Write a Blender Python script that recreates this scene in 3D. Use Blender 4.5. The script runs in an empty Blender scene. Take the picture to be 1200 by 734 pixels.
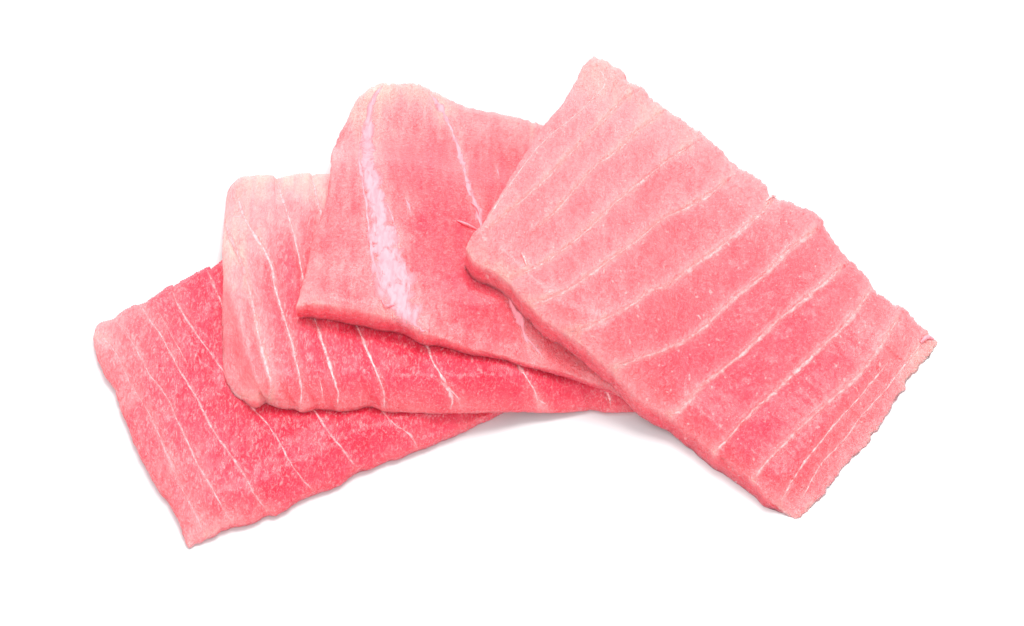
import bpy, math, random
import numpy as np
from mathutils import Vector
from mathutils.bvhtree import BVHTree

rng = np.random.default_rng(7)
random.seed(7)
S = bpy.context.scene
C = S.collection

# ------------------------------------------------------------------ camera
ELEV, DIST, FOCAL = math.radians(50), 0.70, 126.0
cam_d = bpy.data.cameras.new('camera')
cam = bpy.data.objects.new('camera', cam_d)
C.objects.link(cam)
cam.location = (0, -DIST * math.cos(ELEV), DIST * math.sin(ELEV))
cam.rotation_euler = (math.pi / 2 - ELEV, 0, 0)
cam_d.lens = FOCAL
cam_d.sensor_width = 36
cam_d.clip_start = 0.01
cam_d.clip_end = 50
S.camera = cam

# ------------------------------------------------------------------ light
S.view_settings.view_transform = 'Standard'
S.view_settings.look = 'None'
S.view_settings.exposure = 0
S.view_settings.gamma = 1
W = bpy.data.worlds.new('World')
S.world = W
W.use_nodes = True
bg = W.node_tree.nodes['Background']
bg.inputs[0].default_value = (0.97, 0.98, 1.0, 1)
bg.inputs[1].default_value = 0.84


def area(name, loc, size, power, col=(1, 1, 1)):
    d = bpy.data.lights.new(name, 'AREA')
    d.shape = 'RECTANGLE'
    d.size, d.size_y = size
    d.energy = power
    d.color = col
    o = bpy.data.objects.new(name, d)
    C.objects.link(o)
    o.location = loc
    o.rotation_euler = (-Vector(loc)).to_track_quat('-Z', 'Y').to_euler()
    return o


area('softbox', (0.12, 0.52, 1.12), (0.7, 0.5), 14.5, (1.0, 0.985, 0.96))
area('fill_softbox', (-0.7, 0.35, 0.9), (0.6, 0.6), 3.0)
area('added_front_fill', (0.10, -1.15, 0.60), (0.9, 0.6), 6.0)  # added fill lamp, lifts the front faces of the slices

# ------------------------------------------------------------------ helpers
PXM = 0.018 / (FOCAL / 1000.0) * DIST / 600.0         # metres per picture unit at the table centre
R_ = Vector((1, 0, 0))
F_ = Vector((0, math.cos(ELEV), -math.sin(ELEV)))
U_ = Vector((0, math.sin(ELEV), math.cos(ELEV)))
O_ = np.array(cam.location)


def rays(p):
    k = 0.018 / (FOCAL / 1000.0) / 600.0
    x = (p[..., 0] - 600) * k
    y = -(p[..., 1] - 367) * k
    return np.array(F_) + x[..., None] * np.array(R_) + y[..., None] * np.array(U_)


def at_height(p, z):
    d = rays(p)
    t = (z - O_[2]) / d[..., 2]
    return O_ + d * t[..., None]


def resample(pts, n, smooth=True):
    P = np.array(pts, float)
    if smooth and len(P) > 2:
        Q = []
        E = np.vstack([2 * P[0] - P[1], P, 2 * P[-1] - P[-2]])
        for i in range(1, len(E) - 2):
            a, b, c, d = E[i - 1], E[i], E[i + 1], E[i + 2]
            for t in np.linspace(0, 1, 8, endpoint=False):
                Q.append(0.5 * ((2 * b) + (c - a) * t + (2 * a - 5 * b + 4 * c - d) * t * t + (-a + 3 * b - 3 * c + d) * t ** 3))
        Q.append(P[-1])
        P = np.array(Q)
    s = np.r_[0, np.cumsum(np.hypot(*np.diff(P, axis=0).T))]
    t = np.linspace(0, s[-1], n)
    return np.stack([np.interp(t, s, P[:, k]) for k in range(P.shape[1])], 1)


_lat = rng.random((256, 256))


def vnoise(x, y):
    xi, yi = np.floor(x).astype(int), np.floor(y).astype(int)
    fx, fy = x - xi, y - yi
    fx, fy = fx * fx * (3 - 2 * fx), fy * fy * (3 - 2 * fy)
    g = lambda a, b: _lat[a & 255, b & 255]
    return ((g(xi, yi) * (1 - fx) + g(xi + 1, yi) * fx) * (1 - fy) + (g(xi, yi + 1) * (1 - fx) + g(xi + 1, yi + 1) * fx) * fy) * 2 - 1


def fbm(x, y, oct=3):
    r, a = 0, 1.0
    for k in range(oct):
        r = r + a * vnoise(x * 2 ** k + 17.3 * k, y * 2 ** k + 5.1 * k)
        a *= 0.5
    return r


def jag(curve, amp, seed):
    n = len(curve)
    t = np.r_[0, np.cumsum(np.hypot(*np.diff(curve, axis=0).T))]
    d = np.gradient(curve, axis=0)
    d /= np.hypot(d[:, 0], d[:, 1])[:, None] + 1e-9
    nrm = np.stack([-d[:, 1], d[:, 0]], 1)
    w = np.clip(np.minimum(t, t[-1] - t) / 8, 0, 1)
    o = amp * (0.6 * vnoise(t / 9 + seed * 7.7, t * 0 + seed) + 0.55 * vnoise(t / 4 + seed * 3.1, t * 0 + seed + 9) + 0.25 * vnoise(t / 2.2, t * 0 + seed + 31))
    return curve + nrm * (o * w)[:, None]


def seg_dist(P, line):
    """signed distance of points P (n,2) to polyline"""
    best = np.full(len(P), 1e9)
    sg = np.ones(len(P))
    for a, b in zip(line[:-1], line[1:]):
        ab = b - a
        L = ab @ ab + 1e-9
        t = np.clip(((P - a) @ ab) / L, 0, 1)
        q = P - (a + t[:, None] * ab)
        d = np.hypot(q[:, 0], q[:, 1])
        m = d < best
        best[m] = d[m]
        sg[m] = np.sign(ab[0] * q[m, 1] - ab[1] * q[m, 0])
    return best, sg


def thing(name, label, cat, loc, group=None):
    o = bpy.data.objects.new(name, None)
    C.objects.link(o)
    o.empty_display_size = 0.01
    o.location = loc
    o['label'] = label
    o['category'] = cat
    if group:
        o['group'] = group
    return o


def mesh_obj(name, V, faces, mat, parent=None, origin=None, smooth=True):
    me = bpy.data.meshes.new(name)
    V = np.asarray(V, float)
    if origin is not None:
        V = V - np.array(origin)
    F = np.asarray(faces)
    k = F.shape[1]
    me.vertices.add(len(V))
    me.vertices.foreach_set('co', V.ravel())
    me.loops.add(F.size)
    me.loops.foreach_set('vertex_index', F.ravel().astype(np.int32))
    me.polygons.add(len(F))
    me.polygons.foreach_set('loop_start', np.arange(0, F.size, k, dtype=np.int32))
    me.update(calc_edges=True)
    me.validate()
    if smooth:
        me.polygons.foreach_set('use_smooth', np.ones(len(me.polygons), bool))
    me.materials.append(mat)
    o = bpy.data.objects.new(name, me)
    C.objects.link(o)
    if parent:
        o.parent = parent
    return o


# ------------------------------------------------------------------ materials
def new_mat(name):
    m = bpy.data.materials.new(name)
    m.use_nodes = True
    nt = m.node_tree
    for n in list(nt.nodes):
        nt.nodes.remove(n)
    out = nt.nodes.new('ShaderNodeOutputMaterial')
    p = nt.nodes.new('ShaderNodeBsdfPrincipled')
    nt.links.new(p.outputs[0], out.inputs[0])
    return m, nt, p


def N(nt, t, **kw):
    n = nt.nodes.new(t)
    for k, v in kw.items():
        if isinstance(v, (int, float, str, bool)) and hasattr(n, k):
            setattr(n, k, v)
        else:
            n.inputs[k.replace('_', ' ')].default_value = v
    return n


STOPS = np.array([0.0, 0.20, 0.40, 0.56, 0.72, 1.0])
COLS = np.array([(0.74, 0.022, 0.066), (0.84, 0.070, 0.122), (0.93, 0.166, 0.198), (0.95, 0.335, 0.352), (0.96, 0.515, 0.45), (0.95, 0.74, 0.68)])


def ramp(p):
    p = np.clip(p, 0, 1)
    return np.stack([np.interp(p, STOPS, COLS[:, k]) for k in range(3)], -1)


def flesh_material(name, stretch, rot, fleck, wrinkle, rough, valley=0.5, gs=2400, ws=900, glint_amt=0.25):
    m, nt, p = new_mat(name)
    L = nt.links.new
    tc = N(nt, 'ShaderNodeTexCoord')
    att = N(nt, 'ShaderNodeAttribute', attribute_name='pigment_and_light')
    mp = N(nt, 'ShaderNodeMapping')
    mp.inputs['Rotation'].default_value = (0, 0, rot)
    mp.inputs['Scale'].default_value = (1, 1 / stretch, 1)
    L(tc.outputs['Object'], mp.inputs[0])
    # mottling of the muscle fibres and wet sparkle painted in: short worm-like flecks, dense
    n1 = N(nt, 'ShaderNodeTexNoise', Scale=gs, Detail=2, Roughness=0.55, Distortion=1.0)
    L(mp.outputs[0], n1.inputs['Vector'])
    n2 = N(nt, 'ShaderNodeTexNoise', Scale=260, Detail=4, Roughness=0.65, Distortion=0.8)
    L(tc.outputs['Object'], n2.inputs['Vector'])
    r1 = N(nt, 'ShaderNodeMapRange')
    r1.inputs[1].default_value, r1.inputs[2].default_value = 0.50, 0.66
    L(n1.outputs[0], r1.inputs[0])
    r1b = N(nt, 'ShaderNodeMapRange')
    r1b.inputs[1].default_value, r1b.inputs[2].default_value = 0.50, 0.36
    L(n1.outputs[0], r1b.inputs[0])
    mod = N(nt, 'ShaderNodeMapRange')
    mod.inputs[1].default_value, mod.inputs[2].default_value = 0.35, 0.62
    mod.inputs[3].default_value, mod.inputs[4].default_value = 0.45, 1.0
    L(n2.outputs[0], mod.inputs[0])
    mf = N(nt, 'ShaderNodeMath', operation='MULTIPLY')
    mf.inputs[1].default_value = fleck
    L(r1.outputs[0], mf.inputs[0])
    mf2 = N(nt, 'ShaderNodeMath', operation='MULTIPLY')
    L(mf.outputs[0], mf2.inputs[0])
    L(mod.outputs[0], mf2.inputs[1])
    mx = N(nt, 'ShaderNodeMix', data_type='RGBA')
    L(mf2.outputs[0], mx.inputs[0])
    L(att.outputs[0], mx.inputs[6])
    mx.inputs[7].default_value = (0.95, 0.52, 0.54, 1)
    # redder blotches and thin red valleys between the flecks
    r2 = N(nt, 'ShaderNodeMapRange')
    r2.inputs[1].default_value, r2.inputs[2].default_value = 0.45, 0.75
    r2.inputs[3].default_value, r2.inputs[4].default_value = 0.0, 0.32
    L(n2.outputs[0], r2.inputs[0])
    r3 = N(nt, 'ShaderNodeMath', operation='MULTIPLY_ADD')
    r3.inputs[1].default_value = valley
    L(r1b.outputs[0], r3.inputs[0])
    L(r2.outputs[0], r3.inputs[2])
    r3.use_clamp = True
    mx2 = N(nt, 'ShaderNodeMix', data_type='RGBA')
    L(r3.outputs[0], mx2.inputs[0])
    L(mx.outputs[2], mx2.inputs[6])
    mul = N(nt, 'ShaderNodeMix', data_type='RGBA', blend_type='MULTIPLY')
    mul.inputs[0].default_value = 1
    L(mx.outputs[2], mul.inputs[6])
    mul.inputs[7].default_value = (0.96, 0.50, 0.55, 1)
    L(mul.outputs[2], mx2.inputs[7])
    # wet glints painted into the base colour as sparse pale specks
    n5 = N(nt, 'ShaderNodeTexNoise', Scale=1250, Detail=1, Roughness=0.4)
    L(mp.outputs[0], n5.inputs['Vector'])
    r5 = N(nt, 'ShaderNodeMapRange')
    r5.inputs[1].default_value, r5.inputs[2].default_value = 0.69, 0.78
    r5.inputs[4].default_value = glint_amt
    L(n5.outputs[0], r5.inputs[0])
    mx5 = N(nt, 'ShaderNodeMix', data_type='RGBA')
    L(r5.outputs[0], mx5.inputs[0])
    L(mx2.outputs[2], mx5.inputs[6])
    mx5.inputs[7].default_value = (0.95, 0.68, 0.66, 1)
    L(mx5.outputs[2], p.inputs['Base Color'])
    p.inputs['Subsurface Weight'].default_value = 0.8
    p.inputs['Subsurface Radius'].default_value = (1.0, 0.35, 0.33)
    p.inputs['Subsurface Scale'].default_value = 0.0022
    p.inputs['Roughness'].default_value = rough
    p.inputs['IOR'].default_value = 1.38
    p.inputs['Specular IOR Level'].default_value = 0.35
    p.inputs['Coat Weight'].default_value = 0.22
    p.inputs['Coat Roughness'].default_value = 0.20
    # relief
    wr = N(nt, 'ShaderNodeTexNoise', Scale=ws, Detail=2, Roughness=0.5, Distortion=2.4)
    L(mp.outputs[0], wr.inputs['Vector'])
    ab = N(nt, 'ShaderNodeMath', operation='SUBTRACT')
    ab.inputs[1].default_value = 0.5
    L(wr.outputs[0], ab.inputs[0])
    ab2 = N(nt, 'ShaderNodeMath', operation='ABSOLUTE')
    L(ab.outputs[0], ab2.inputs[0])
    b1 = N(nt, 'ShaderNodeBump', Strength=wrinkle, Distance=0.004)
    L(ab2.outputs[0], b1.inputs['Height'])
    b2 = N(nt, 'ShaderNodeBump', Strength=0.6, Distance=0.0009)
    L(n1.outputs[0], b2.inputs['Height'])
    L(b1.outputs[0], b2.inputs['Normal'])
    L(b2.outputs[0], p.inputs['Normal'])
    return m


def fat_material(name, col, rough=0.4, cover=1.0, stretch=1.0, lo=0.36):
    """thin translucent membrane: the 'cover' attribute is how thick the tissue is across the line"""
    m, nt, p = new_mat(name)
    L = nt.links.new
    tc = N(nt, 'ShaderNodeTexCoord')
    mp = N(nt, 'ShaderNodeMapping')
    mp.inputs['Rotation'].default_value = (0, 0, math.radians(-12))
    mp.inputs['Scale'].default_value = (1, 1 / stretch, 1)
    L(tc.outputs['Object'], mp.inputs[0])
    n1 = N(nt, 'ShaderNodeTexNoise', Scale=1300, Detail=3, Roughness=0.6, Distortion=0.6)
    L(mp.outputs[0], n1.inputs['Vector'])
    r1 = N(nt, 'ShaderNodeMapRange')
    r1.inputs[1].default_value, r1.inputs[2].default_value = 0.4, 0.66
    L(n1.outputs[0], r1.inputs[0])
    mx = N(nt, 'ShaderNodeMix', data_type='RGBA')
    L(r1.outputs[0], mx.inputs[0])
    mx.inputs[6].default_value = (*col, 1)
    mx.inputs[7].default_value = (col[0], col[1] * 0.72, col[2] * 0.75, 1)
    L(mx.outputs[2], p.inputs['Base Color'])
    p.inputs['Roughness'].default_value = rough
    b = N(nt, 'ShaderNodeBump', Strength=0.4, Distance=0.0004)
    L(n1.outputs[0], b.inputs['Height'])
    L(b.outputs[0], p.inputs['Normal'])
    at = N(nt, 'ShaderNodeAttribute', attribute_name='cover')
    n2 = N(nt, 'ShaderNodeTexNoise', Scale=750, Detail=4, Roughness=0.7, Distortion=0.8)
    L(mp.outputs[0], n2.inputs['Vector'])
    r2 = N(nt, 'ShaderNodeMapRange')
    r2.inputs[1].default_value, r2.inputs[2].default_value = lo, 0.60
    r2.inputs[3].default_value, r2.inputs[4].default_value = 0.25, 1.35
    L(n2.outputs[0], r2.inputs[0])
    mu = N(nt, 'ShaderNodeMath', operation='MULTIPLY')
    L(at.outputs['Fac'], mu.inputs[0])
    L(r2.outputs[0], mu.inputs[1])
    m3 = N(nt, 'ShaderNodeMath', operation='MULTIPLY', use_clamp=True)
    m3.inputs[1].default_value = cover
    L(mu.outputs[0], m3.inputs[0])
    L(m3.outputs[0], p.inputs['Alpha'])
    return m


mt, nt, p = new_mat('white_tabletop')
p.inputs['Base Color'].default_value = (0.70, 0.70, 0.71, 1)
p.inputs['Roughness'].default_value = 0.6
p.inputs['Specular IOR Level'].default_value = 0.25
nz = N(nt, 'ShaderNodeTexNoise', Scale=60, Detail=4)
tc = N(nt, 'ShaderNodeTexCoord')
nt.links.new(tc.outputs['Object'], nz.inputs['Vector'])
bp = N(nt, 'ShaderNodeBump', Strength=0.05, Distance=0.0002)
nt.links.new(nz.outputs[0], bp.inputs['Height'])
nt.links.new(bp.outputs[0], p.inputs['Normal'])
g = 2.5
table = mesh_obj('tabletop', [(-g, -g, 0), (g, -g, 0), (g, g, 0), (-g, g, 0)], [(0, 1, 2, 3)], mt, smooth=False)
table['kind'] = 'structure'
table['label'] = 'plain bright white surface under the tuna slices'

# ------------------------------------------------------------------ the pile's height map
GX, GS = 400, 0.0006
hmap = np.zeros((GX, GX))


def h_idx(x, y):
    return (np.clip((x / GS + GX / 2), 0, GX - 2), np.clip((y / GS + GX / 2), 0, GX - 2))


def h_look(M, x, y):
    a, b = h_idx(x, y)
    i, j = a.astype(int), b.astype(int)
    fx, fy = a - i, b - j
    return (M[i, j] * (1 - fx) + M[i + 1, j] * fx) * (1 - fy) + (M[i, j + 1] * (1 - fx) + M[i + 1, j + 1] * fx) * fy


def dilate(M, r):
    for _ in range(r):
        A = M.copy()
        A[1:] = np.maximum(A[1:], M[:-1]); A[:-1] = np.maximum(A[:-1], M[1:])
        B = A.copy()
        B[:, 1:] = np.maximum(B[:, 1:], A[:, :-1]); B[:, :-1] = np.maximum(B[:, :-1], A[:, 1:])
        M = B
    return M


def blur(M, s):
    r = int(3 * s)
    k = np.exp(-np.arange(-r, r + 1) ** 2 / (2 * s * s))
    k /= k.sum()
    M = np.apply_along_axis(lambda m: np.convolve(np.pad(m, r, mode='edge'), k, 'valid'), 0, M)
    return np.apply_along_axis(lambda m: np.convolve(np.pad(m, r, mode='edge'), k, 'valid'), 1, M)


def ss(x, a, b):
    t = np.clip((x - a) / (b - a), 0, 1)
    return t * t * (3 - 2 * t)


# ------------------------------------------------------------------ slice builder
def build_slice(cfg):
    """cfg: back/front/left/right rim curves of the upper face, thickness function, veins, paleness points"""
    global hmap
    nu, nv = cfg['n']
    sd = cfg['seed']
    js = cfg['jag']
    b = jag(resample(cfg['back'], nu), js[0], sd + 1)
    f = jag(resample(cfg['front'], nu), js[1], sd + 2)
    l = jag(resample(cfg['left'], nv), js[2], sd + 3)
    r = jag(resample(cfg['right'], nv), js[3], sd + 4)
    # the rolled-over rim of the far side sits a little lower than the face
    sh = cfg.get('drop', 0.75) * math.cos(ELEV) / (PXM * 1000)
    b = b - [0, sh]
    tv = np.linspace(1, 0, nv)[:, None] * [0, sh]
    l, r = l - tv, r - tv
    u = np.linspace(0, 1, nu)[:, None, None]
    v = np.linspace(0, 1, nv)[None, :, None]
    P = (1 - v) * b[:, None] + v * f[:, None] + (1 - u) * l[None] + u * r[None] \
        - ((1 - u) * (1 - v) * b[0] + u * (1 - v) * b[-1] + (1 - u) * v * f[0] + u * v * f[-1])
    u, v = u[..., 0] + 0 * v[..., 0], v[..., 0] + 0 * u[..., 0]
    T = cfg['thick'](u, v, P) / 1000.0
    if 'fold' in cfg:      # the end of the slice bends down along this line
        dF, sF = seg_dist(P.reshape(-1, 2), resample(cfg['fold'], 50))
        dF, sF = dF.reshape(T.shape), (sF > 0).reshape(T.shape)
        T = T * (1 - 0.6 * ss(dF, 14, 46) * sF) + 0.0022 * np.exp(-((dF - 17) / 11) ** 2) * sF * ss(P[..., 1], 290, 380)
    sup = blur(dilate(hmap, cfg.get('dil', 6)), cfg.get('sig', 9)) if hmap.max() > 0 else hmap
    if 'lift' in cfg:
        lift = cfg['lift'](u, v, P) / 1000.0
    else:
        lift = 0
    z = T * 1.0
    for _ in range(14):
        X = at_height(P, z)
        z = 0.6 * z + 0.4 * (h_look(sup, X[..., 0], X[..., 1]) + T + lift)
    # rounding of the rim: distance to rim in picture units
    flat = P.reshape(-1, 2)
    veins = [(resample(q['p'], max(12, 4 * len(q['p']))), q) for q in cfg['veins']]
    pale = np.zeros(len(flat))
    # pigment by points: fat content, with lit upper edges and overlap shade painted in
    cp = np.array(cfg['pale'], float)
    w = 1 / (((flat[:, None, :] - cp[None, :, :2]) ** 2).sum(-1) + 900.0) ** 1.6
    pale = (w * cp[None, :, 2]).sum(1) / w.sum(1)
    base_pale = pale.copy()
    dz = np.zeros(len(flat))
    for line, q in veins:
        d, sg = seg_dist(flat, line)
        a, wl, wr_ = q.get('a', 0.25), q.get('wl', 5), q.get('wr', 5)
        soft = np.where(sg > 0, np.exp(-(d / wl)), np.exp(-(d / wr_)))
        pale = np.maximum(pale, 0) + a * soft * np.clip((0.68 - pale) / 0.35, 0.15, 1)
        st = q.get('step', 0.0)
        dz += st * np.where(sg > 0, np.exp(-d / 16), -0.35 * np.exp(-d / 7)) * np.clip(d / 2, 0, 1)
        dz -= q.get('groove', 0.12) * np.exp(-(d / q.get('gw', 3.2)) ** 2)
    if 'rim' in cfg:  # pale highlight along the cut edges, painted into the colour
        for crv, am in ((f, cfg['rim'][0]), (r, cfg['rim'][1])):
            dd, _s = seg_dist(flat, crv[::4])
            pale += am * np.exp(-dd / 13) * np.clip((0.75 - pale) / 0.35, 0.1, 1)
    gx, gy = flat[:, 0], flat[:, 1]
    ca, sa = math.cos(cfg['grain']), math.sin(cfg['grain'])
    ga, gb = (gx * ca + gy * sa), (-gx * sa + gy * ca)
    dz += 0.22 * fbm(gx / 38 + sd, gy / 38, 3) + cfg['fine'] * fbm(ga / 4.5 + sd * 3, gb / 10, 2)
    pale += cfg.get('streak', 0.05) * fbm(ga / 6 + 40 + sd, gb / 22, 3) + cfg.get('blot', 0.05) * fbm(gx / 26 + 9, gy / 26 + sd, 2)
    rim = np.vstack([b, f, l, r])
    dr = np.empty(len(flat))
    for c0 in range(0, len(flat), 8000):
        dd = flat[c0:c0 + 8000, None, :] - rim[None, ::2]
        dr[c0:c0 + 8000] = np.sqrt((dd ** 2).sum(-1).min(1))
    rr = cfg.get('round', 8.0)
    q_ = np.clip(1 - dr / rr, 0, 1)
    dz = dz * np.clip(dr / 3, 0.3, 1) - cfg.get('drop', 0.75) * q_ * q_
    X = at_height(P, z)
    zb = z - T
    z = z + dz.reshape(z.shape) / 1000.0
    X[..., 2] = z
    zb = zb - 0.0003 * ss(zb, 0.0005, 0.002)
    zb = np.minimum(zb, z - 0.0008)
    # pile height map
    i, j = h_idx(X[..., 0].ravel(), X[..., 1].ravel())
    top = np.zeros_like(hmap)
    np.maximum.at(top, (np.rint(i).astype(int), np.rint(j).astype(int)), z.ravel())
    top = dilate(top, 1)
    hmap = np.maximum(hmap, top)
    # rim loop
    I = np.arange(nu * nv).reshape(nu, nv)
    loop = np.r_[I[:, 0], I[-1, 1:], I[-2::-1, -1], I[0, -2:0:-1]]
    Xf = X.reshape(-1, 3)
    Lp = Xf[loop]
    tan = np.roll(Lp, -3, 0) - np.roll(Lp, 3, 0)
    tan /= np.linalg.norm(tan, axis=1)[:, None] + 1e-9
    out = np.stack([tan[:, 1], -tan[:, 0]], 1)
    cen = Lp[:, :2].mean(0)
    if ((Lp[:, :2] - cen) * out).sum() < 0:
        out = -out
    for _ in range(4):
        out = (np.roll(out, 1, 0) + out + np.roll(out, -1, 0)) / 3
    Tl = T.ravel()[loop]
    zbl = zb.ravel()[loop]
    rows = [Xf]
    K = 9
    idx = [loop]
    off = len(Xf)
    arc = np.arange(len(loop))
    Ls = Lp[:, :2].copy()
    for _ in range(5):
        Ls = (np.roll(Ls, 1, 0) + 2 * Ls + np.roll(Ls, -1, 0)) / 4
    sidep = []
    for k in range(1, K + 1):
        t = k / K
        bul = cfg.get('bulge', 0.35) * math.sin(math.pi * t) / 1000 * np.clip(Tl / 0.004, 0.2, 1.3)
        bul = bul - cfg.get('under', 0.2) / 1000 * t ** 3 * np.clip(Tl / 0.004, 0, 1.2)
        wob = cfg.get('wob', 0.13) / 1000 * fbm(arc / 11.0 + sd + k * 0.3, arc * 0 + k * 0.5 + sd, 3) * (1 if k < K else 0)
        zz = Lp[:, 2] + (zbl - Lp[:, 2]) * t
        q = np.column_stack([Lp[:, :2] * (1 - t ** 0.7) + Ls * t ** 0.7 + out * (bul + wob)[:, None], zz])
        rows.append(q)
        idx.append(off + arc)
        mf_ = min(1, t * 2.2) * cfg.get('facemix', 0.5) * (1 - 0.85 * ss(u.ravel()[loop], 0.94, 0.985))
        sidep.append(pale[loop] * (1 - mf_) + cfg.get('side', 0.3) * mf_ + 0.05 * fbm(arc / 25.0 + sd, arc * 0 + k * 0.3, 2))
        off += len(loop)
    # bottom grid: coarse, inner points only, rim shared through a fan of the outer ring
    inner = np.column_stack([X[..., :2].reshape(-1, 2), zb.ravel()])
    sel = I[1:-1, 1:-1]
    botmap = -np.ones(nu * nv, int)
    botmap[sel.ravel()] = off + np.arange(sel.size)
    botmap[loop] = idx[-1]
    cen3 = inner[sel.ravel()].copy()
    cen3[:, :2] = cen + (cen3[:, :2] - cen) * 0.955      # stays inside the smoother lower rim
    rows.append(cen3)
    V = np.vstack(rows)
    q1 = np.stack([I[:-1, :-1], I[:-1, 1:], I[1:, 1:], I[1:, :-1]], -1).reshape(-1, 4)
    bq = botmap[q1][:, ::-1]
    side = []
    for k in range(K):
        a, c = idx[k], idx[k + 1]
        side.append(np.stack([a, np.roll(a, -1), np.roll(c, -1), c], -1))
    side = np.vstack(side)
    # orientation
    n0 = np.cross(V[q1[0][1]] - V[q1[0][0]], V[q1[0][3]] - V[q1[0][0]])
    if n0[2] < 0:
        q1, bq = q1[:, ::-1], bq[:, ::-1]
    s0 = side[len(loop) // 5]
    ns = np.cross(V[s0[1]] - V[s0[0]], V[s0[3]] - V[s0[0]])
    if ns[:2] @ out[len(loop) // 5] < 0:
        side = side[:, ::-1]
    F = np.vstack([q1, side, bq])
    zmin = V[:, 2].min()
    org = (float(V[:, 0].mean()), float(V[:, 1].mean()), float(max(0.0, zmin)))
    root = thing('tuna_slice', cfg['label'], 'tuna slice', org, 'slices of raw tuna fanned out in a pile')
    o = mesh_obj('flesh', V, F, cfg['mat'], root, org)
    allp = np.concatenate([pale] + sidep + [np.full(len(cen3), 0.25)])
    col = np.ones((len(V), 4))
    col[:, :3] = ramp(allp)
    at = o.data.color_attributes.new('pigment_and_light', 'FLOAT_COLOR', 'POINT')
    at.data.foreach_set('color', col.ravel())
    # ---- connective-tissue lines laid into the flesh
    bvh = BVHTree.FromPolygons([tuple(p_) for p_ in V], [tuple(int(k) for k in q_) for q_ in np.vstack([q1, side])])
    O = Vector(O_)

    def hit(p2):
        h = bvh.ray_cast(O, Vector(rays(np.array(p2, float))).normalized())
        return h
    for vi, (line, q) in enumerate(veins):
        wpx = q.get('w', 3.0)
        if wpx <= 0:
            continue
        L = np.hypot(*np.diff(line, axis=0).T).sum()
        n = max(6, int(L / 1.6))
        ln = resample(line, n, False)
        tt = np.linspace(0, 1, n)
        s = tt * L
        wv = q['wf'](tt) if 'wf' in q else wpx * (0.75 + 0.35 * vnoise(s / 17 + vi * 5 + sd, s * 0 + sd) + 0.25 * vnoise(s / 5 + vi, s * 0 + 3 * sd))
        wv = 1.35 * wv * np.clip(np.minimum(tt, 1 - tt) * L / 9, 0.12, 1)
        ln = ln + np.stack([0.5 * vnoise(s / 9 + vi * 2.2, s * 0 + 50 + sd), 0.5 * vnoise(s / 8, s * 0 + 70 + vi)], 1)
        dn = np.gradient(ln, axis=0)
        dn /= np.hypot(dn[:, 0], dn[:, 1])[:, None] + 1e-9
        nn = np.stack([-dn[:, 1], dn[:, 0]], 1)
        m = q.get('m', 7)
        us = np.linspace(-1, 1, m)
        rough_w = q.get('ragged', 0.25)
        Vt, ok = [], []
        hgt = q.get('h', 0.03)
        for i2 in range(n):
            row = []
            good = True
            for k2, uu in enumerate(us):
                wl_ = wv[i2] / 2 * (1 + rough_w * (fbm(np.array([s[i2] / 7.0]), np.array([(3.3 if uu > 0 else 0) + vi * 3 + sd]), 2)[0]))
                pp = ln[i2] + nn[i2] * uu * wl_
                loc, no, fi, di = hit(pp)
                if loc is None:
                    good = False
                    break
                lift_ = hgt * (1 - abs(uu) ** 2 * 1.7)
                lift_ += 0.05 * vnoise(np.array([s[i2] / q.get('gl', 5) + 2 * vi]), np.array([k2 * 0.8 + 7.0]))[0] * q.get('gap', 1.0)
                row.append(np.array(loc) + np.array(no) * lift_ / 1000)
            ok.append(good)
            Vt.append(row if good else None)
        # split in continuous runs
        run = []
        runs = []
        for i2 in range(n):
            jump = run and ok[i2] and np.linalg.norm(np.array(Vt[i2][m // 2]) - np.array(Vt[run[-1]][m // 2])) > 0.004
            if not ok[i2] or jump:
                if len(run) > 3:
                    runs.append(run)
                run = [i2] if (ok[i2]) else []
            else:
                run.append(i2)
        if len(run) > 3:
            runs.append(run)
        VV, FF, CV = [], [], []
        for run in runs:
            b0 = len(VV)
            for i2 in run:
                VV += Vt[i2]
            nn_ = len(run)
            CV += [1 - abs(u_) ** q.get('soft', 1.5) for _ in run for u_ in us] + [0.0] * (nn_ * m)
            nb = b0 + nn_ * m
            # underside, sunk in the flesh
            for i2 in run:
                VV += [x_ + np.array([0, 0, -0.00035]) for x_ in Vt[i2]]
            for i3 in range(nn_ - 1):
                for k in range(m - 1):
                    a0 = b0 + i3 * m + k
                    FF.append((a0, a0 + 1, a0 + m + 1, a0 + m))
                    a1 = nb + i3 * m + k
                    FF.append((a1 + m, a1 + m + 1, a1 + 1, a1))
                a0 = b0 + i3 * m
                a1 = nb + i3 * m
                FF.append((a0 + m, a1 + m, a1, a0))
                FF.append((a0 + m - 1, a1 + m - 1, a1 + 2 * m - 1, a0 + 2 * m - 1))
            e = (nn_ - 1) * m
            for k in range(m - 1):
                FF.append((b0 + k, nb + k, nb + k + 1, b0 + k + 1))
                FF.append((b0 + e + k + 1, nb + e + k + 1, nb + e + k, b0 + e + k))
        if FF:
            VV = np.array(VV)
            FF = np.array(FF)
            tf = FF[0::2 * (m - 1) + 2]
            nz_ = np.cross(VV[tf[:, 1]] - VV[tf[:, 0]], VV[tf[:, 3]] - VV[tf[:, 0]])[:, 2]
            if (nz_ > 0).sum() < (nz_ < 0).sum():
                FF = FF[:, ::-1]
            ob = mesh_obj(q.get('name', 'fat_line'), VV, FF, q.get('mat', cfg['fat']), root, org)
            ca_ = ob.data.attributes.new('cover', 'FLOAT', 'POINT')
            ca_.data.foreach_set('value', np.array(CV, np.float32))
            if 'label' in q:
                ob['label'] = q['label']
    return root, org, hit


def V_(p, **k):
    d = dict(p=p)
    d.update(k)
    return d


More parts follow.
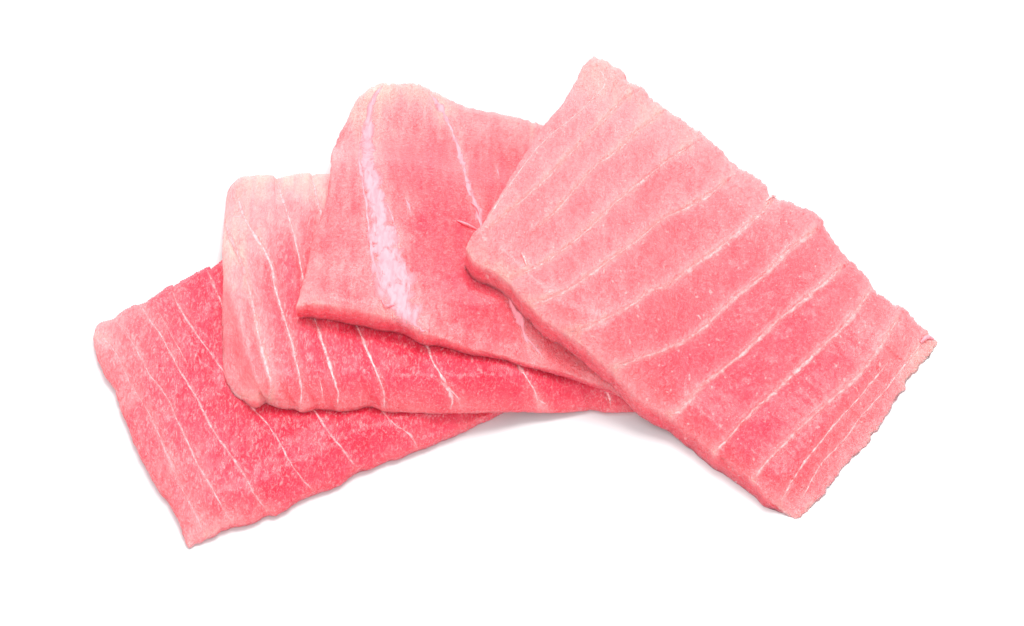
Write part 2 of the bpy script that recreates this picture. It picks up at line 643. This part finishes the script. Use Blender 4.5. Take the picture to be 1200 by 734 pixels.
def fibre(root, org, hit, pts, wmm, mat, arch=0.4):
    ln = resample(pts, 14)
    base = []
    last = None
    for i, p2 in enumerate(ln):
        loc, no, fi, di = hit(p2)
        if loc is None:
            loc = last
        last = loc
        t = i / 13
        base.append(np.array(loc) + np.array([0, 0, (0.10 + arch * math.sin(math.pi * t)) / 1000]))
    VV, FF = [], []
    for i, c in enumerate(base):
        r = wmm / 2000 * (0.25 + math.sin(math.pi * (0.08 + 0.84 * i / 13)))
        d = base[min(i + 1, 13)] - base[max(i - 1, 0)]
        d /= np.linalg.norm(d) + 1e-12
        a = np.cross(d, [0, 0, 1]); a /= np.linalg.norm(a) + 1e-12
        b_ = np.cross(a, d)
        for k in range(6):
            an = k * math.pi / 3
            VV.append(c + r * (math.cos(an) * a + math.sin(an) * b_))
    for i in range(13):
        for k in range(6):
            FF.append((i * 6 + k, i * 6 + (k + 1) % 6, i * 6 + 6 + (k + 1) % 6, i * 6 + 6 + k))
    ob = mesh_obj('loose_fibre', VV, FF, mat, root, org)
    ob.data.attributes.new('cover', 'FLOAT', 'POINT').data.foreach_set('value', np.ones(len(VV), np.float32))
    return ob


# ================================================================== materials
M1 = flesh_material('flesh_fine_flecked', 2.6, math.radians(8), 0.45, 0.35, 0.30, 0.35)
M2 = flesh_material('flesh_flecked', 2.6, math.radians(4), 0.42, 0.35, 0.30, 0.35)
M3 = flesh_material('flesh_wrinkled', 1.2, 0.0, 0.27, 0.6, 0.34, 0.40, 1900, 620, 0.2)
M4 = flesh_material('flesh_soft_wrinkled', 1.4, 0.0, 0.27, 0.6, 0.34, 0.36, 1900, 650, 0.45)
FAT1 = fat_material('fat_thin', (0.93, 0.42, 0.45), cover=0.85)
FAT3 = fat_material('fat_wide', (0.93, 0.35, 0.41), cover=1.25, stretch=3.0, lo=0.27, rough=0.55)
FAT2 = fat_material('fat_ribs', (0.94, 0.50, 0.52), cover=1.0, lo=0.32)
FAT4 = fat_material('fat_soft', (0.96, 0.58, 0.58), cover=0.82)

# ================================================================== slice on the far left, flat on the table
up = lambda pts, dy: [(x, y - dy) for x, y in pts]
s1 = dict(
    label='flat tuna slice lying lowest at the far left, thin fat lines, paler left end',
    n=(330, 180), seed=1, jag=(1.2, 1.5, 1.3, 0.5), grain=0.25, fine=0.035,
    back=[(112, 385), (117, 379.5), (133, 373), (155, 359.5), (168, 356), (199, 335), (203, 336.5), (208, 332), (243, 313.5), (247, 316), (264, 303), (330, 272), (420, 235), (500, 205)],
    front=up([(221, 644), (241, 632), (267, 618), (281, 616), (297, 611), (313, 603), (326, 603), (357, 584), (390, 574), (409, 561), (431, 551), (485, 533), (540, 512), (554, 506), (590, 490), (625, 474)], 6),
    left=[(112, 385), (110.5, 394), (112, 408), (124, 436), (135, 450), (142, 472), (154, 502), (164, 526), (183, 562), (199, 582), (212, 610), (221, 638)],
    right=[(500, 205), (545, 300), (590, 390), (625, 461)],
    thick=lambda u, v, P: 5.2 * (0.42 + 0.58 * ss(v, 1.03, 0.86)) * (0.55 + 0.45 * ss(u, 0, 0.10)) * (0.75 + 0.25 * ss(v, 0, 0.12)) * (1 - 0.35 * ss(u, 0.7, 1)),
    pale=[(115, 395, 0.57), (150, 370, 0.45), (200, 350, 0.25), (250, 330, 0.13), (140, 450, 0.47), (185, 545, 0.50), (215, 610, 0.53), (180, 430, 0.25), (220, 430, 0.15),
          (250, 480, 0.05), (220, 520, 0.20), (245, 590, 0.29), (290, 590, 0.22), (290, 520, 0.05), (340, 500, 0.00), (340, 570, 0.15), (400, 540, 0.11), (420, 500, 0.03), (480, 510, 0.17), (540, 500, 0.15), (260, 400, 0.05)],
    veins=[
        V_([(113, 393), (131, 407), (144.5, 432), (155, 454), (169, 475), (182.6, 502), (199, 540), (210, 567), (223.5, 592), (238.5, 624)], w=3.4, wl=3, wr=11, a=.16),
        V_([(133.6, 374), (147, 389), (162, 413.5), (174.5, 438), (189, 456), (199, 472), (207, 491), (218, 515), (231.7, 544), (248, 572.6), (261.6, 597), (271, 611)], w=2.9, wl=3, wr=10, a=.16),
        V_([(163.6, 356), (177, 378), (188, 391.7), (199, 413.5), (212.6, 438), (225, 457), (234.4, 474.5), (245, 496), (259, 518), (278, 544), (291.6, 567), (305, 589), (316, 598.5)], w=3.2, wl=3, wr=8, a=.16),
        V_([(201.7, 341), (211, 361.7), (226, 386), (240, 405), (253.5, 423), (272, 452), (291.6, 474.5), (308, 491), (324, 512.7), (340.7, 542.6), (357, 564.4), (368, 577)], w=2.8, wl=3, wr=7, a=.14),
        V_([(242.6, 316), (250.8, 334.5), (264.4, 364.5), (300, 410), (340, 450), (369.4, 482.6), (381.7, 501.7), (400.8, 526), (417, 548)], w=3.4, wl=3, wr=6, a=.14),
        V_([(440, 470), (455, 490.8), (469, 501.7), (482.5, 511), (488, 523.5)], w=4.0, wl=4, wr=6, a=.14),
        V_([(186, 365), (205, 400), (222, 432)], w=1.2, wl=2, wr=3, a=.06),
    ],
    mat=M1, fat=FAT1, side=.34, rim=(.18, 0), bulge=0.45)
build_slice(s1)

# ================================================================== second slice, lying over the first
s2 = dict(
    label='second tuna slice from the left, its rounded ribbed left end resting on the lowest slice',
    n=(330, 180), seed=2, jag=(0.6, 0.9, 0.6, 0.5), grain=0.1, fine=0.035,
    back=[(267, 226), (275.4, 213), (285, 207), (294, 206.5), (304, 205.5), (315, 205), (320.5, 206.5), (322.5, 211), (326, 209), (342, 205), (362, 203), (366.5, 206), (384.4, 204.5), (470, 212), (600, 245), (745, 300)],
    front=up([(284, 473), (292, 474), (300, 473), (308, 470), (312, 471), (319, 477), (335.4, 480), (347, 481), (353, 484), (366, 481), (384, 480), (400.8, 482.6), (417, 480), (433.5, 477), (452.5, 482.6), (480, 484), (512.5, 485.3), (549, 484), (576, 484), (617, 484), (660.8, 487), (690.7, 484), (715, 487), (756, 486), (790, 486)], 6),
    left=[(267, 226), (265, 248), (263, 275), (263, 302), (264, 321), (262, 361), (262, 402), (264.5, 436), (270, 451), (276, 460), (284, 464)],
    right=[(745, 300), (765, 360), (780, 420), (790, 477)],
    thick=lambda u, v, P: 6.0 * np.sqrt(np.clip(0.22 + 0.78 * ss(u, -0.02, 0.10), 0, 1)) * (0.32 + 0.68 * ss(v, 1.03, 0.84)) * (0.6 + 0.4 * np.sqrt(np.clip(v / 0.12, 0, 1))) * (1 - 0.35 * ss(u, 0.5, 1)),
    pale=[(275, 225, 0.70), (300, 215, 0.70), (345, 212, 0.70), (380, 215, 0.66), (310, 250, 0.52), (345, 250, 0.38), (270, 290, 0.82), (266, 320, 0.74), (280, 330, 0.56), (280, 380, 0.56), (285, 440, 0.56), (300, 460, 0.52), (310, 350, 0.28),  # peach upper edge: light from behind painted in
          (335, 320, 0.16), (350, 360, 0.10), (330, 420, 0.30), (335, 465, 0.38), (370, 450, 0.22), (380, 400, 0.06), (410, 440, 0.12), (420, 470, 0.24), (470, 440, 0.06), (480, 475, 0.24), (460, 400, 0.01), (530, 450, 0.08),
          (560, 470, 0.22), (640, 475, 0.21), (660, 455, 0.08), (580, 430, 0.02), (720, 470, 0.16)],
    fold=[(264.5, 245), (264.5, 259), (270, 278), (281, 302.6), (290.4, 332.6), (299, 371), (305.4, 403.6), (312, 428), (317.6, 452.6), (314, 480)],
    veins=[
        V_([(264.5, 259), (270, 278), (281, 302.6), (290.4, 332.6), (299, 371), (305.4, 403.6), (312, 428), (317.6, 452.6), (314, 467)], w=4.8, wl=3, wr=8, a=.34, groove=.5, gw=4, step=-.5),
        V_([(279.5, 229), (283.6, 248), (294.5, 270), (308, 291.7), (317.6, 310.8), (323, 340.7), (331, 366), (340.8, 398), (349, 433.5), (353, 455), (351.7, 477)], w=4.2, wl=3, wr=8, a=.2, groove=.5, gw=6),
        V_([(268, 251), (275, 254), (285, 255)], w=3.0, a=.1, wl=3, wr=3),
        V_([(324.4, 213), (334, 242.6), (343.5, 272.6), (350, 300), (354.4, 321.6), (360, 345), (368, 371), (379, 406), (390, 439), (396.6, 461), (395, 478)], w=3.8, wl=3, wr=8, a=.2, groove=.5, gw=6),
        V_([(365.3, 208), (369.4, 223.6), (373.5, 242.6), (392, 310), (405, 350), (419.8, 386), (430.7, 411.8), (441.6, 436), (449.8, 460.8), (449.8, 479)], w=3.8, wl=3, wr=7, a=.2, groove=.5, gw=6),
        V_([(470, 340), (497.5, 399.5), (507, 422.7), (519, 444), (529, 466), (528, 480)], w=4.4, wl=5, wr=6, a=.2, groove=.25, ragged=.5),
        V_([(516, 447), (526, 455), (538, 468)], w=7, wl=5, wr=5, a=.2, groove=.1, ragged=.8),
        V_([(590, 390), (609, 430.4), (617, 442.7), (626.7, 459), (631, 472.6)], w=3.8, wl=6, wr=5, a=.22, groove=.25, ragged=.5),
        V_([(626, 463), (634, 470), (640, 474)], w=6, a=.15, ragged=.9),
        V_([(702, 440), (712.5, 461.7), (715, 475)], w=4, wl=4, wr=4, a=.15, ragged=.6),
        V_([(374, 440), (377, 458), (379, 470)], w=1.8, wl=3, wr=3, a=.08),
    ],
    mat=M2, fat=FAT2, side=.36, rim=(.22, 0), bulge=0.6, sig=8, dil=5)
build_slice(s2)

# ================================================================== third slice with the wide white band
s3 = dict(
    label='third tuna slice from the left with one wide ragged white fat band',
    n=(300, 240), seed=3, jag=(1.7, 0.6, 0.8, 0.5), grain=0.0, fine=0.05,
    back=[(404, 156), (413.6, 127), (420, 115), (427, 108.6), (440, 101), (451.7, 97), (457, 99.6), (473.5, 97.7), (492.6, 100.4), (514.4, 111), (541.6, 123.6), (571.6, 130.4), (598.9, 136.7), (634, 146), (680, 158), (730, 175)],
    front=[(347.6, 356), (362, 354), (378, 354), (410, 359), (446, 366.5), (471, 371), (495, 387), (514, 391), (541.6, 402), (566, 409), (590, 414), (612, 421), (652, 431), (700, 447), (735, 460)],
    left=[(404, 156), (396, 170), (389, 178), (389, 190), (384.4, 229), (377, 252), (368, 275), (360, 313), (352, 340), (347.6, 356)],
    right=[(730, 175), (740, 270), (745, 370), (735, 460)],
    thick=lambda u, v, P: (5.6 - 3.6 * ss(u, 0.25, 0.62) * ss(v, 0.75, 1.0)) * (0.62 + 0.38 * np.sqrt(np.clip(v / 0.14, 0, 1))) * (0.8 + 0.2 * ss(u, 0, 0.08)),
    pale=[(450, 105, 0.72), (500, 112, 0.67), (560, 135, 0.62), (620, 148, 0.57), (415, 150, 0.58), (395, 200, 0.52), (385, 260, 0.48), (370, 320, 0.48), (400, 340, 0.46), (440, 330, 0.46), (480, 150, 0.44), (480, 200, 0.36), (500, 260, 0.28),  # pale far rim includes painted top light
          (520, 320, 0.26), (545, 360, 0.24), (500, 360, 0.38), (560, 180, 0.38), (590, 200, 0.30), (530, 210, 0.32), (600, 380, 0.34), (560, 395, 0.40), (640, 415, 0.36), (580, 330, 0.18), (430, 250, 0.42)],
    veins=[
        V_([(448, 101), (437, 118), (431, 150), (431, 190), (436, 215), (444, 250), (450, 285), (457, 320), (467, 350), (478, 368), (490, 384)], w=24, name='fat_band', m=15,
           wf=lambda t: np.interp(t, [0, .1, .2, .34, .5, .7, .82, .93, 1], [3, 6, 12, 15, 20, 29, 32, 26, 8]) * 1.22, ragged=.35, h=.07, gap=0.9, gl=22, wl=8, wr=18, a=.26, groove=-.02, label='wide ragged white fat band'),
        V_([(430, 150), (423, 165), (421, 190), (428, 235), (433, 275), (440, 315), (452, 352)], w=3.5, wl=3, wr=4, a=.12, ragged=.7, groove=.05),
        V_([(452, 235), (462, 262), (466, 295), (476, 320), (480, 350)], w=3.0, wl=4, wr=4, a=.12, ragged=.8, groove=.05),
        V_([(503.5, 110), (519.8, 131.8), (530.7, 159), (541.6, 189), (548.4, 219), (557, 238), (563.4, 262), (580, 310), (596, 345), (607, 370), (614, 391.7), (619, 405)], w=7.5, wl=6, wr=9, a=.2, ragged=.5, groove=.06),
        V_([(615, 394), (623.5, 402.6), (637, 420)], w=4.0, wl=5, wr=4, a=.2, ragged=.4),
        V_([(582, 195), (584, 207)], w=5, wl=5, wr=5, a=.12, ragged=.5),
        V_([(475, 232), (482, 252)], w=3, wl=5, wr=5, a=.12, ragged=.5),
    ],
    mat=M3, fat=FAT3, side=.20, facemix=.8, rim=(.14, 0), wob=.12, round=9, drop=.75, bulge=0.4, under=0.3, sig=7, dil=4)
r3, o3, hit3 = build_slice(s3)
for pts, w_ in [([(536, 259), (545, 264), (559, 269.5)], .42), ([(552, 238), (560, 247), (563, 256)], .3),
                ([(447, 352), (452, 360), (462, 358)], .3), ([(492, 384), (494, 390), (499, 388)], .4)]:
    fibre(r3, o3, hit3, pts, w_, FAT3)

# ================================================================== topmost slice, running to the right
s4 = dict(
    label='largest tuna slice, topmost at the right, with a dozen diagonal pale fat lines',
    n=(360, 220), seed=4, jag=(2.4, 1.1, 0.7, 2.4), grain=0.0, fine=0.05,
    # "back" runs along the upper right side, "front" along the lower left side
    back=[(696, 66), (710.7, 73.6), (729.8, 86), (735, 95), (751.6, 103.6), (765, 117), (792.5, 136), (819, 155), (835, 167), (865, 196), (890, 211), (900.8, 227), (904, 233), (909, 233), (931, 239.5), (955, 250), (972, 276), (991, 302), (1010, 318),
          (1024, 339), (1043.5, 355.4), (1054, 358), (1071, 374.5), (1084, 388), (1090, 396), (1099, 400)],
    front=[(546, 289), (556, 303), (575, 314), (588, 322), (604, 338), (619, 354), (640, 375), (668, 390), (684, 404), (702, 420), (720, 434), (737, 453), (755, 470), (785, 486), (808, 505), (837, 529), (862, 545), (884, 563), (902, 583), (931, 606)],
    left=[(696, 66), (683.5, 78), (675, 95.4), (656, 125.4), (637, 147), (612.6, 184), (593.6, 215), (566, 260), (553, 274), (546, 289)],
    right=[(1099, 400), (1096, 410), (1076, 430), (1062.5, 448), (1060, 456), (1049, 467), (1038, 486), (1031, 501), (1019, 509), (1019, 516), (995, 538), (981, 554), (965, 577), (951, 589), (938, 602), (931, 606)],
    thick=lambda u, v, P: 6.3 * (0.74 + 0.26 * ss(v, 1.0, 0.9)) * (1.22 - 0.22 * ss(u, 0, 0.15)) * (0.55 + 0.45 * np.sqrt(np.clip(v / 0.14, 0, 1))) * (1 - 0.30 * ss(u, 0.80, 1)) * (1 - 0.8 * ss(u, 0.90, 1)),
    pale=[(700, 80, 0.65), (735, 105, 0.61), (800, 155, 0.59), (870, 210, 0.57), (900, 235, 0.54), (560, 285, 0.57), (600, 300, 0.49), (640, 340, 0.47), (650, 180, 0.49), (690, 150, 0.49), (720, 200, 0.46), (640, 260, 0.45),  # upper part paler, light from above painted in with the fat
          (700, 280, 0.47), (760, 230, 0.44), (700, 340, 0.47), (780, 300, 0.43), (820, 240, 0.44), (860, 290, 0.41), (770, 370, 0.35), (720, 400, 0.39), (690, 395, 0.47), (820, 350, 0.38), (880, 340, 0.33), (930, 270, 0.43), (960, 300, 0.41),
          (930, 350, 0.27), (980, 350, 0.37), (1030, 370, 0.45), (1060, 400, 0.49), (1085, 405, 0.59), (800, 430, 0.25), (770, 460, 0.39), (830, 500, 0.29), (870, 430, 0.23), (900, 500, 0.17), (870, 530, 0.19), (940, 440, 0.23), (990, 430, 0.25),
          (1020, 440, 0.35), (960, 500, 0.27), (1000, 500, 0.41), (940, 550, 0.31), (910, 570, 0.31), (930, 590, 0.41), (980, 540, 0.41), (900, 400, 0.27)],
    veins=[
        V_([(701, 77.7), (707.5, 90), (708, 101), (694.4, 116), (670, 139), (645.4, 158), (629, 174.5), (608, 202), (590, 228), (575, 252)], w=2.8, wl=3, wr=3, a=.12, step=0),
        V_([(738, 111.8), (721.7, 125.4), (705, 144.5), (683.5, 165), (661.7, 186.7), (640, 210), (615.4, 231.7), (590, 253), (575, 266)], w=2.4),
        V_([(773.4, 133), (751.6, 150), (727, 174.5), (697, 196), (672.6, 223.5), (650, 249), (631.7, 265)], w=2.4),
        V_([(803.4, 174.5), (779, 191), (751.6, 212.6), (721.7, 237), (706, 253), (683.5, 274.5), (659, 293.6), (629, 312.7), (598, 325)], w=3.4),
        V_([(850, 213), (832.6, 227), (802.6, 245), (783.5, 253), (765, 266), (746, 282.7), (719, 301.8), (689, 323.6), (661.7, 342.6), (634.4, 354), (621, 357)], w=4.2),
        V_([(904, 236), (892, 250), (879, 261), (843.5, 290), (816, 309), (783.5, 333.5), (760, 341), (743.5, 356), (712, 373), (686, 385), (668, 389)], w=5.0),
        V_([(955, 271), (925, 292.6), (895, 322.6), (854.4, 355.3), (820, 388), (779, 410.8), (751.7, 419), (721.7, 432)], w=4.5),
        V_([(985, 315), (967, 331), (940, 352.7), (910, 377), (869, 415), (841.8, 437), (815, 460), (798, 480), (786, 486)], w=4.8),
        V_([(1021.6, 338), (999.8, 369), (978, 393.6), (950.8, 418), (923.5, 445), (890, 475), (868, 496), (850.8, 517), (838, 529)], w=3.8),
        V_([(1051.6, 374.5), (1021.6, 421), (994.4, 450.8), (954.3, 486), (921.6, 518), (897, 543), (883.5, 562)], w=3.6),
        V_([(1040, 425), (1010, 462), (980.8, 494), (961.7, 518), (943.4, 541), (927, 566), (915, 588)], w=2.8, wl=5, wr=5, a=.12),
        V_([(1083, 398), (1060, 428), (1035, 460), (1012, 485), (992.5, 511), (965, 541), (951.6, 562), (938, 587)], w=2.6, wl=6, wr=6, a=.12),
        V_([(669, 376), (673, 384), (676, 390)], w=3, a=.1, wl=3, wr=3, step=0),
        V_([(611, 300), (615, 307), (616, 312)], w=3.2, a=.1, wl=3, wr=3, step=0),
    ],
    mat=M4, fat=FAT4, blot=.02, streak=.03, side=.30, facemix=.85, rim=(.17, .20), wob=.22, round=8, drop=.6, bulge=0.25, under=-0.3, sig=9, dil=4)
for q in s4['veins'][1:10]:
    q['w'] *= 1.5
    q['soft'] = 1.0
    q.setdefault('wl', 8); q.setdefault('wr', 3); q.setdefault('a', .25); q.setdefault('step', .5); q.setdefault('ragged', .45); q.setdefault('groove', .06)
r4, o4, hit4 = build_slice(s4)
fibre(r4, o4, hit4, [(1079, 402), (1086, 397), (1094, 398)], .7, FAT3, .3)
fibre(r4, o4, hit4, [(611, 297), (615, 305), (617, 311)], .4, FAT4, .3)
fibre(r4, o4, hit4, [(898, 236), (904, 232), (911, 231)], .5, FAT4, .3)
